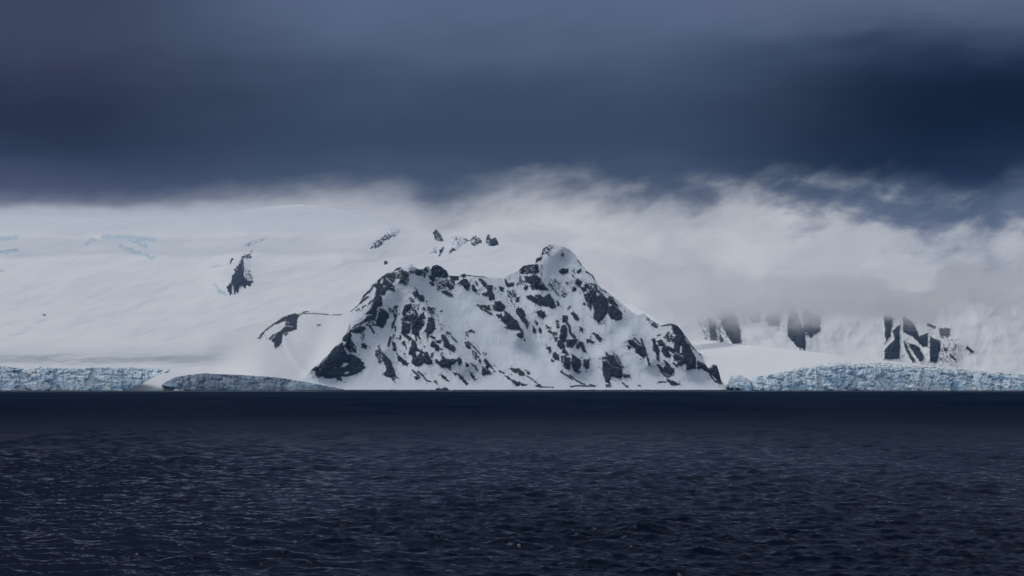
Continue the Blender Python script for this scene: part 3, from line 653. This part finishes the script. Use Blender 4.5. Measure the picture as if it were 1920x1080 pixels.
# ------------------------------------------------------------------ ice cliffs along the water
def ice_cliff(name, x0, x1, top, mat, Y0, label, seed, lean=42.0, amp=10.0, bot=None, snowtop=0.6, endfade=8.0, snowled=0.5, backend=0.0):
    xs = np.arange(x0, x1 + 0.8, 0.8); nrow = 60
    tp = top(xs) + 0.9 * fbm(xs / 7.0, xs * 0, 4, seed) + 0.6 * fbm(xs / 2.0, xs * 0, 3, seed + 3)
    bs = bot(xs) if bot is not None else 0 * xs + 734.0
    tp = np.minimum(tp, bs - 0.3)
    t = np.linspace(0, 1, nrow)
    PX = np.repeat(xs[None], nrow, 0); PY = bs[None] + (tp - bs)[None] * t[:, None]
    hgt = (734 - PY)
    dep = Y0 + lean * t[:, None] ** 1.5 + 0 * PX
    def pillars(wd, sd_, wob):
        u = (PX + wob * fbm(PX / 30.0, PY / 16.0, 3, sd_) + 0.35 * wob * fbm(PX / 6.0, PY / 5.0, 3, sd_ + 1)) / wd
        i = np.floor(u); f = u - i; zi = np.zeros_like(i)
        h = _hash(i, zi, zi, sd_) / 4294967296.0; h2 = _hash(i + 1, zi, zi, sd_) / 4294967296.0
        return h + (h2 - h) * sstep(0.72, 1.0, f), np.minimum(f, 1 - f)
    a1, e1 = pillars(19.0, seed + 21, 16); a2, e2 = pillars(7.0, seed + 31, 7); a3, e3 = pillars(3.1, seed + 41, 4)
    dep -= amp * (1.9 * a1 + 0.55 * a2) + 0.10 * amp * fbm(PX / 6.0, PY / 6.0, 4, seed + 9, 0.55)
    dep += amp * (0.3 * sstep(0.10, 0.0, e2) + 0.5 * sstep(0.06, 0.0, e1))
    led = sstep(0.15, 0.5, fbm(PX / 26.0 + PY / 22.0, PY / 9.0 - PX / 60.0, 3, seed + 51))
    dep += 1.1 * amp * led * t[:, None]
    dep += 60 * (sstep(x0 + endfade, x0, xs) + sstep(x1 - endfade, x1, xs))[None]
    V = at(PX, PY, dep)
    sn = np.maximum(np.repeat(sstep(0.93, 1.0, t)[:, None], len(xs), 1) * snowtop, 0.75 * snowled * sstep(0.35, 0.8, led))
    B = []
    for i in range(1, 6):
        p = V[nrow - 1].copy(); q = i / 5.0; p[:, 1] += 130 * q * (sstep(x1 - 10, x1 - backend, xs) if backend else 1.0) + 1e-3 * i; p[:, 0] *= p[:, 1] / V[nrow - 1][:, 1]; p[:, 2] -= 12 * q * q; B.append(p)
    if not backend: B.append(B[-1] * np.array([1, 1, 0]) + np.array([0, 0, -3.0]))
    V = np.concatenate([V, np.stack(B)], 0); sn = np.concatenate([sn, np.full((len(B), len(xs)), 1.0)], 0)
    o = mesh_obj(name, V, quads(*V.shape[:2]), mat, {'snow': sn})
    return tag(o, label, 'ice cliff')
L_TOP = [(-420,676),(-100,684),(0,685),(30,690),(70,691),(75,688),(120,691),(200,688),(215,690),(245,689),(262,690),(275,689),(300,691),(313,692)]
def l_bot(x): return np.where(x > 236, np.interp(x, [236, 262, 290, 320], [734, 722, 706, 692.5]), 734.0)
ice_cliff('ice_cliff', -420, 318, lambda x: interp(L_TOP, x), M_ICE_L, 6030, 'pale blue ice cliff at the far left, ending in a ramp of clean snow', 201, bot=l_bot, endfade=3, snowled=0.8, backend=130.0)
D_TOP = [(303,721),(312,716),(326,708),(334,706),(352,703),(385,699.5),(400,701),(440,702.5),(470,704),(500,706),(530,709),(560,714),(590,719),(620,725),(645,729.5),(664,732.5)]
def d_bot(x): return np.interp(x, [303, 318, 345, 380], [722.5, 725, 730, 734])
ice_cliff('ice_cliff', 303, 664, lambda x: interp(D_TOP, x), M_ICE_D, 5885, 'low dark grey dirt covered ice cliff tapering towards the mountain', 231, bot=d_bot, endfade=4, amp=6, snowtop=0.1, snowled=0.15)
R_TOP = G2_CLIFF[5:]
ice_cliff('ice_cliff', 1411, 2400, lambda x: interp(R_TOP, x), M_ICE, 6020, 'long jagged blue ice cliff right of the mountain, along the glacier front', 261, amp=12, snowtop=0.2)
B_TOP = [(1364,727),(1366,713),(1370,704),(1376,706),(1382,703),(1392,705),(1400,709),(1406,713),(1409,724),(1411,733)]
ice_cliff('ice_cliff', 1364, 1411, lambda x: interp(B_TOP, x), M_ICE, 5996, 'small blue ice cliff standing apart at the foot of the right hand rocks', 291, amp=6, endfade=4, snowtop=0.1)

# ------------------------------------------------------------------ crags standing out of the high snow
def crag(px0, py0, sc, outline, Yoff, label, seed, items=None, bulge=45.0, pale=0.0, step=0.45, depthf=hi_depth):
    pts = [(px0 + a / sc, py0 + b / sc) for a, b in P(outline)]
    q = np.array(pts); m = 5
    xs = np.arange(q[:, 0].min() - m, q[:, 0].max() + m, step); ys = np.arange(q[:, 1].max() + m, q[:, 1].min() - m, -step)
    PX, PY = np.meshgrid(xs, ys)
    sd = poly_sd(pts, PX, PY) + 1.0 * fbm(PX / 5, PY / 5, 4, seed, 0.6)
    Y = depthf(PX, PY) + hi_zmod(PX, PY, PX * 0 - 30)
    w_ = max(3.0, 0.3 * min(np.ptp(q[:, 0]), np.ptp(q[:, 1])))
    Y = Y + 10 - (bulge * 0.7 + Yoff * -1) * sstep(-1.6, w_ * 1.5, sd) - sstep(-1, 4, sd) * (6 * fbm(PX / 3.5, PY / 4.5, 4, seed + 4, 0.6) + 9 * ridged(PX / 9, PY / 12, 3, seed + 6))
    keep = (sd > -1.4)
    kf = keep[:-1, :-1] & keep[1:, :-1] & keep[:-1, 1:] & keep[1:, 1:]
    rk = np.full(PX.shape, -30.0)
    its = [(k, wv / sc if k in 'LV' else wv, [(px0 + a / sc, py0 + b / sc) for a, b in P(s)]) for k, wv, s in (items or [('D', 0.9 - pale, outline)])]
    rk = rockfield(its, PX, PY, seed + 8)
    V = at(PX, PY, Y)
    fq = quads(*PX.shape, keep=kf)
    # closed behind: a skirt copy pushed back into the slope
    n0 = V.shape[0] * V.shape[1]; Vb = V.reshape(-1, 3).copy(); Vb[:, 1] += 90; Vb[:, 0] *= Vb[:, 1] / V.reshape(-1, 3)[:, 1]
    Vb[:, 2] -= 10
    allf = [fq, fq[:, ::-1] + n0]
    cnt = {}
    for f_ in fq:
        for i in range(4):
            a_, b_ = int(f_[i]), int(f_[(i + 1) % 4]); key = (min(a_, b_), max(a_, b_))
            cnt[key] = cnt.get(key, []) + [(a_, b_)]
    side = [(b_, a_, a_ + n0, b_ + n0) for v in cnt.values() if len(v) == 1 for a_, b_ in v]
    allf.append(np.array(side))
    FF = np.concatenate(allf); used, inv = np.unique(FF, return_inverse=True)
    VV = np.concatenate([V.reshape(-1, 3), Vb])[used]; RR = np.concatenate([rk.ravel(), rk.ravel()])[used]
    o = mesh_obj('rock_outcrop', VV, inv.reshape(FF.shape), M_RK, {'rock': np.clip(RR, -4, 4) * 0.5, 'ice': RR * 0})
    return tag(o, label, 'rock outcrop')
crag(380, 430, 4.5, '320,205 425,155 440,200 425,250 440,300 420,350 450,400 450,460 400,500 340,520 310,545 275,570 230,575 190,550 180,490 230,420 235,360 270,300', -20,
     'tall dark rock outcrop alone in the snow slope, upper left of the mountain', 301,
     [('D',.6,'320,210 420,160 430,240 340,235'),('D',.75,'290,270 340,230 340,310 350,350 240,380 260,320'),('P',1,'300,280 340,310 350,400 380,430 430,430 430,470 340,515 330,480 310,490 310,540 275,565 260,520 250,470 250,545 230,570 195,550 190,490 240,420 240,370'),
      ('V',9,'257,480 259,560'),('V',7,'322,480 325,530'),('D',.45,'360,340 420,340 415,420 370,410')], bulge=34)
crag(380, 430, 4.5, '225,300 235,250 258,230 262,255 245,275 238,305', -20, 'thin rock sliver just above and left of the tall outcrop', 311, bulge=15)
crag(380, 430, 4.5, '315,160 350,110 440,72 550,66 540,90 440,130 400,150 360,150', -20, 'faint snow dusted rock crown directly above the tall outcrop', 321, pale=.62, bulge=25)
crag(640, 380, 5.333, '272,478 290,410 340,365 420,320 440,280 480,238 560,248 620,290 520,360 440,400 400,450 340,470', -40,
     'snow plastered rocky hump with a dark lower tip, high behind the mountain', 331, [('P',1,'275,475 290,430 320,425 312,475'),('D',.5,'290,420 380,340 440,320 540,330 400,420 350,460'),('D',.25,'440,280 480,238 560,248 620,290 500,330')], bulge=50)
crag(640, 380, 5.333, '920,305 945,270 985,312 1035,380 985,395 930,375', -60, 'sharp grey rock spike above the mountain ridge, leftmost of the small peaks', 341, [('D',.62,'920,300 945,268 1035,382 935,365')], bulge=40)
crag(640, 380, 5.333, '865,510 930,440 1000,430 1045,440 1020,500 975,550 940,510', -50, 'steep rock rib below the grey rock spike', 351, [('P',1,'972,548 985,465 1030,440 1005,500'),('D',.4,'880,500 940,450 960,510')], bulge=30)
crag(640, 380, 5.333, '1050,500 1090,450 1110,345 1180,335 1280,370 1250,420 1160,480 1080,525', -50, 'low snow covered rock wall between the spike and the round knob', 361, [('D',.35,'1090,400 1110,345 1280,370 1200,420'),('D',.7,'1085,490 1115,455 1150,480 1120,490'),('L',14,'1068,522 1085,518')], bulge=30)
crag(640, 380, 5.333, '1292,420 1300,365 1342,330 1400,380 1380,412 1330,440', -50, 'round snow dusted rock knob between the rock wall and the twin rocks', 371, [('D',.55,'1292,420 1300,365 1342,330 1400,380 1380,412 1330,440'),('P',1,'1308,432 1332,398 1342,432')], bulge=36)
crag(640, 380, 5.333, '1470,430 1478,385 1500,360 1540,352 1568,400 1540,435 1500,436', -50, 'broad dark crag, the right one of the twin rocks on the skyline', 381, [('D',.8,'1475,428 1485,375 1540,355 1565,400 1540,432')], bulge=36)
crag(640, 380, 5.333, '1450,365 1458,340 1472,316 1486,345 1488,368 1470,378', -55, 'tiny pointed rock pinnacle just left of the broad dark crag', 391, [('D',.7,'1450,368 1472,316 1488,368')], bulge=20)
crag(640, 380, 5.333, '425,600 432,578 445,575 470,600 450,618 432,618', -40, 'small dark rock poking through the snow above the left ridge', 401, bulge=14)

# ------------------------------------------------------------------ boulders and brash ice on the shoreline
def boulder(name, px, py_top, wpx, Y, label, cat, seed, mat, group=None, snow=None):
    rng = np.random.default_rng(seed)
    nu, nv = 28, 16
    u = np.linspace(0, 2 * math.pi, nu, endpoint=False); v = np.linspace(0.0, math.pi, nv)
    U, Vv = np.meshgrid(u, v)
    c = at(np.array([float(px)]), np.array([732.0]), np.array([float(Y)]))[0]
    wm = wpx * Y / F / 2; hm = (732 - py_top) * Y / F
    n = 1 + 0.28 * fbm(np.cos(U) * 1.4 + 3 * seed, np.sin(U) * 1.4 + np.cos(Vv) * 1.6, 4, seed) 
    n = n + 0.12 * np.round(3 * fbm(U * 1.2 + seed, Vv * 1.5, 2, seed + 1))
    x = np.sin(Vv) * np.cos(U) * wm * n; y = np.sin(Vv) * np.sin(U) * wm * 0.7 * n; z = np.cos(Vv) * hm * n
    n0 = np.stack([x, y, z], -1)
    q = quads(nv, nu + 1) % 1 if False else None
    idx = np.arange(nu * nv).reshape(nv, nu); nx = np.roll(idx, -1, 1)
    fq = np.stack([idx[:-1], idx[1:], nx[1:], nx[:-1]], -1).reshape(-1, 4)
    at_ = {'rock': np.full(nu * nv, 2.0) - 4 * (n0[..., 2].ravel() > hm * 0.75), 'ice': np.zeros(nu * nv)} if mat is M_RK else {'snow': np.full(nu * nv, snow or 0.3)}
    o = mesh_obj(name, n0, fq, mat, at_, smooth=False)
    o.location = (c[0], c[1], 0.0)
    return tag(o, label, cat, group)
boulder('boulder', 822, 726.8, 11, 5900, 'larger left half of the dark boulder pair at the water below the mountain', 'boulder', 3, M_RK)
boulder('boulder', 834, 725.6, 12, 5903, 'taller right half of the dark boulder pair at the water below the mountain', 'boulder', 4, M_RK)
boulder('boulder', 1364, 722.5, 7, 5940, 'dark boulder nearest the mountain foot, left of the small ice cliff', 'boulder', 5, M_RK)
boulder('boulder', 1372, 725, 8, 5935, 'low dark boulder in the gap before the small ice cliff', 'boulder', 6, M_RK)
boulder('boulder', 1383, 724.5, 10, 5930, 'biggest dark boulder, in front of the small ice cliff', 'boulder', 7, M_RK)
boulder('boulder', 1416, 729.8, 12, 5930, 'flat dark boulder awash just right of the small ice cliff', 'boulder', 8, M_RK)
boulder('ice_floe', 331, 729.3, 12, 5880, 'pale floating ice lump, left one before the dark ice cliff', 'ice floe', 12, M_ICE_L, snow=0.9)
boulder('ice_floe', 342, 728.6, 9, 5885, 'pale floating ice lump, right one before the dark ice cliff', 'ice floe', 13, M_ICE_L, snow=0.9)
boulder('ice_floe', 222, 729.8, 16, 5890, 'white ice floe below the end of the pale left cliff', 'ice floe', 14, M_ICE_L, snow=0.9)
boulder('ice_floe', 846, 730.6, 5, 5860, 'tiny white floe beside the boulder pair', 'ice floe', 15, M_ICE_L, snow=0.9)
rg = np.random.default_rng(5)
for i, bx in enumerate((1470, 1528, 1585, 1655, 1748, 1838, 1893)):
    lab = ['leftmost of the small floes under the long blue cliff', 'second small floe from the left under the long blue cliff', 'third small floe from the left under the long blue cliff',
           'middle one of the small floes under the long blue cliff', 'third small floe from the right under the long blue cliff', 'second small floe from the right under the long blue cliff', 'rightmost of the small floes under the long blue cliff'][i]
    boulder('ice_floe', bx, 731.0 - rg.uniform(0.3, 1.4), rg.uniform(5, 12), 5870 + 10 * i, lab, 'ice floe', 40 + i, M_ICE_L, group='small floes drifting under the blue ice cliff', snow=0.8)
# dark wave-washed foot along the shoreline
def shore():
    xs = np.arange(560, 1365, 1.5); hh = 1.7 + 1.3 * np.abs(fbm(xs / 25.0, xs * 0, 3, 55))
    c = at(xs, 0 * xs + 732, 0 * xs + 5885.0)
    rows = []
    for dy, dz in ((-14, -1.5), (-8, 0.6), (-3, 1.0), (6, 1.1), (24, 1.2), (45, 1.0), (60, -1.5)):
        p = c.copy(); p[:, 1] += dy + 4 * fbm(xs / 12, xs * 0 + 2, 3, 56); p[:, 2] = dz * hh if dz > 0 else dz; rows.append(p)
    V = np.stack(rows)
    struct(mesh_obj('shore', V, quads(*V.shape[:2]), M_RK, {'rock': np.full(V.shape[:2], 2.0), 'ice': np.zeros(V.shape[:2])}), 'thin dark strip of washed rock at the waterline')
shore()

# ------------------------------------------------------------------ air: even pale haze round everything, and banks of cloud lying on the high ground
def box_mesh(name, lo, hi, mat):
    (x0, y0, z0), (x1, y1, z1) = lo, hi
    V = np.array([(x, y, z) for z in (z0, z1) for y in (y0, y1) for x in (x0, x1)], float)
    Fq = np.array([(0, 2, 3, 1), (4, 5, 7, 6), (0, 1, 5, 4), (2, 6, 7, 3), (0, 4, 6, 2), (1, 3, 7, 5)])
    return mesh_obj(name, V, Fq, mat, smooth=False)
hm = bpy.data.materials.new('cold_haze'); hm.use_nodes = True; n = NT(hm.node_tree); n.n.clear()
v = n.new('ShaderNodeVolumePrincipled'); v.inputs['Color'].default_value = (0.26, 0.54, 1.0, 1); v.inputs['Density'].default_value = 1.2e-5
v.inputs['Anisotropy'].default_value = 0.0
o = n.new('ShaderNodeOutputMaterial'); n.l.new(v.outputs[0], o.inputs['Volume'])
hz = box_mesh('haze', (-16800, -16800, -4), (16800, 16800, 1120), hm); hz['kind'] = 'stuff'

def cloud_bank(name, lo, hi, label, cat, color, dens, z_lo, z_hi, zt_lo, zt_hi, wob, yfade=120.0, seed=0.0, xf=None):
    mt = bpy.data.materials.new(name + '_vapour'); mt.use_nodes = True; n = NT(mt.node_tree); n.n.clear()
    pos = n.new('ShaderNodeNewGeometry').outputs['Position']
    x, y, z = n.sep(pos)[:3]
    b = n.noise(n.vm('ADD', n.vm('MULTIPLY', pos, (0.0045, 0.0045, 0.008)), (seed, 0, 0)), 1.0, 5, 0.6)
    bb = n.noise(n.vm('MULTIPLY', pos, (0.0013, 0.0013, 0.002)), 1.0, 2, 0.5)
    zz = n.m('ADD', z, n.m('MULTIPLY', n.m('SUBTRACT', b, 0.5), wob))
    zz = n.m('ADD', zz, n.m('MULTIPLY', n.m('SUBTRACT', bb, 0.5), wob * 0.8))
    d = n.m('MULTIPLY', n.sm(zz, z_lo, z_hi), n.sm(zz, zt_lo, zt_hi, 1.0, 0.0))
    d = n.m('MULTIPLY', d, n.m('MULTIPLY', n.sm(y, lo[1], lo[1] + yfade), n.sm(y, hi[1] - yfade, hi[1], 1.0, 0.0)))
    if xf: d = n.m('MULTIPLY', d, n.m('MULTIPLY', n.sm(x, xf[0], xf[1]), n.sm(x, xf[2], xf[3], 1.0, 0.0)))
    v = n.new('ShaderNodeVolumePrincipled'); v.inputs['Color'].default_value = (*color, 1); v.inputs['Anisotropy'].default_value = 0.45
    n.put(v.inputs['Density'], n.m('MULTIPLY', n.m('MULTIPLY', d, d), dens))
    o = n.new('ShaderNodeOutputMaterial'); n.l.new(v.outputs[0], o.inputs['Volume'])
    ob = box_mesh(name, lo, hi, mt); ob['kind'] = 'stuff'; ob['label'] = label; ob['category'] = cat
    return ob
cloud_bank('fog_bank', (330, 7880, 150), (4000, 8330, 570), 'pale fog bank swallowing the summits of the right hand mountains', 'fog bank', (1.0, 1.0, 1.0), 0.0115,
           205, 425, 395, 565, 520, xf=(340, 620, 3600, 4000), yfade=90)
cloud_bank('cloud', (-4000, 9300, 730), (-100, 9900, 1040), 'thin grey cloud brushing the top of the left snow slope', 'cloud', (0.96, 0.975, 1.0), 0.0048,
           700, 820, 835, 900, 120, xf=(-4000, -3900, -1000, -150), seed=4.0)
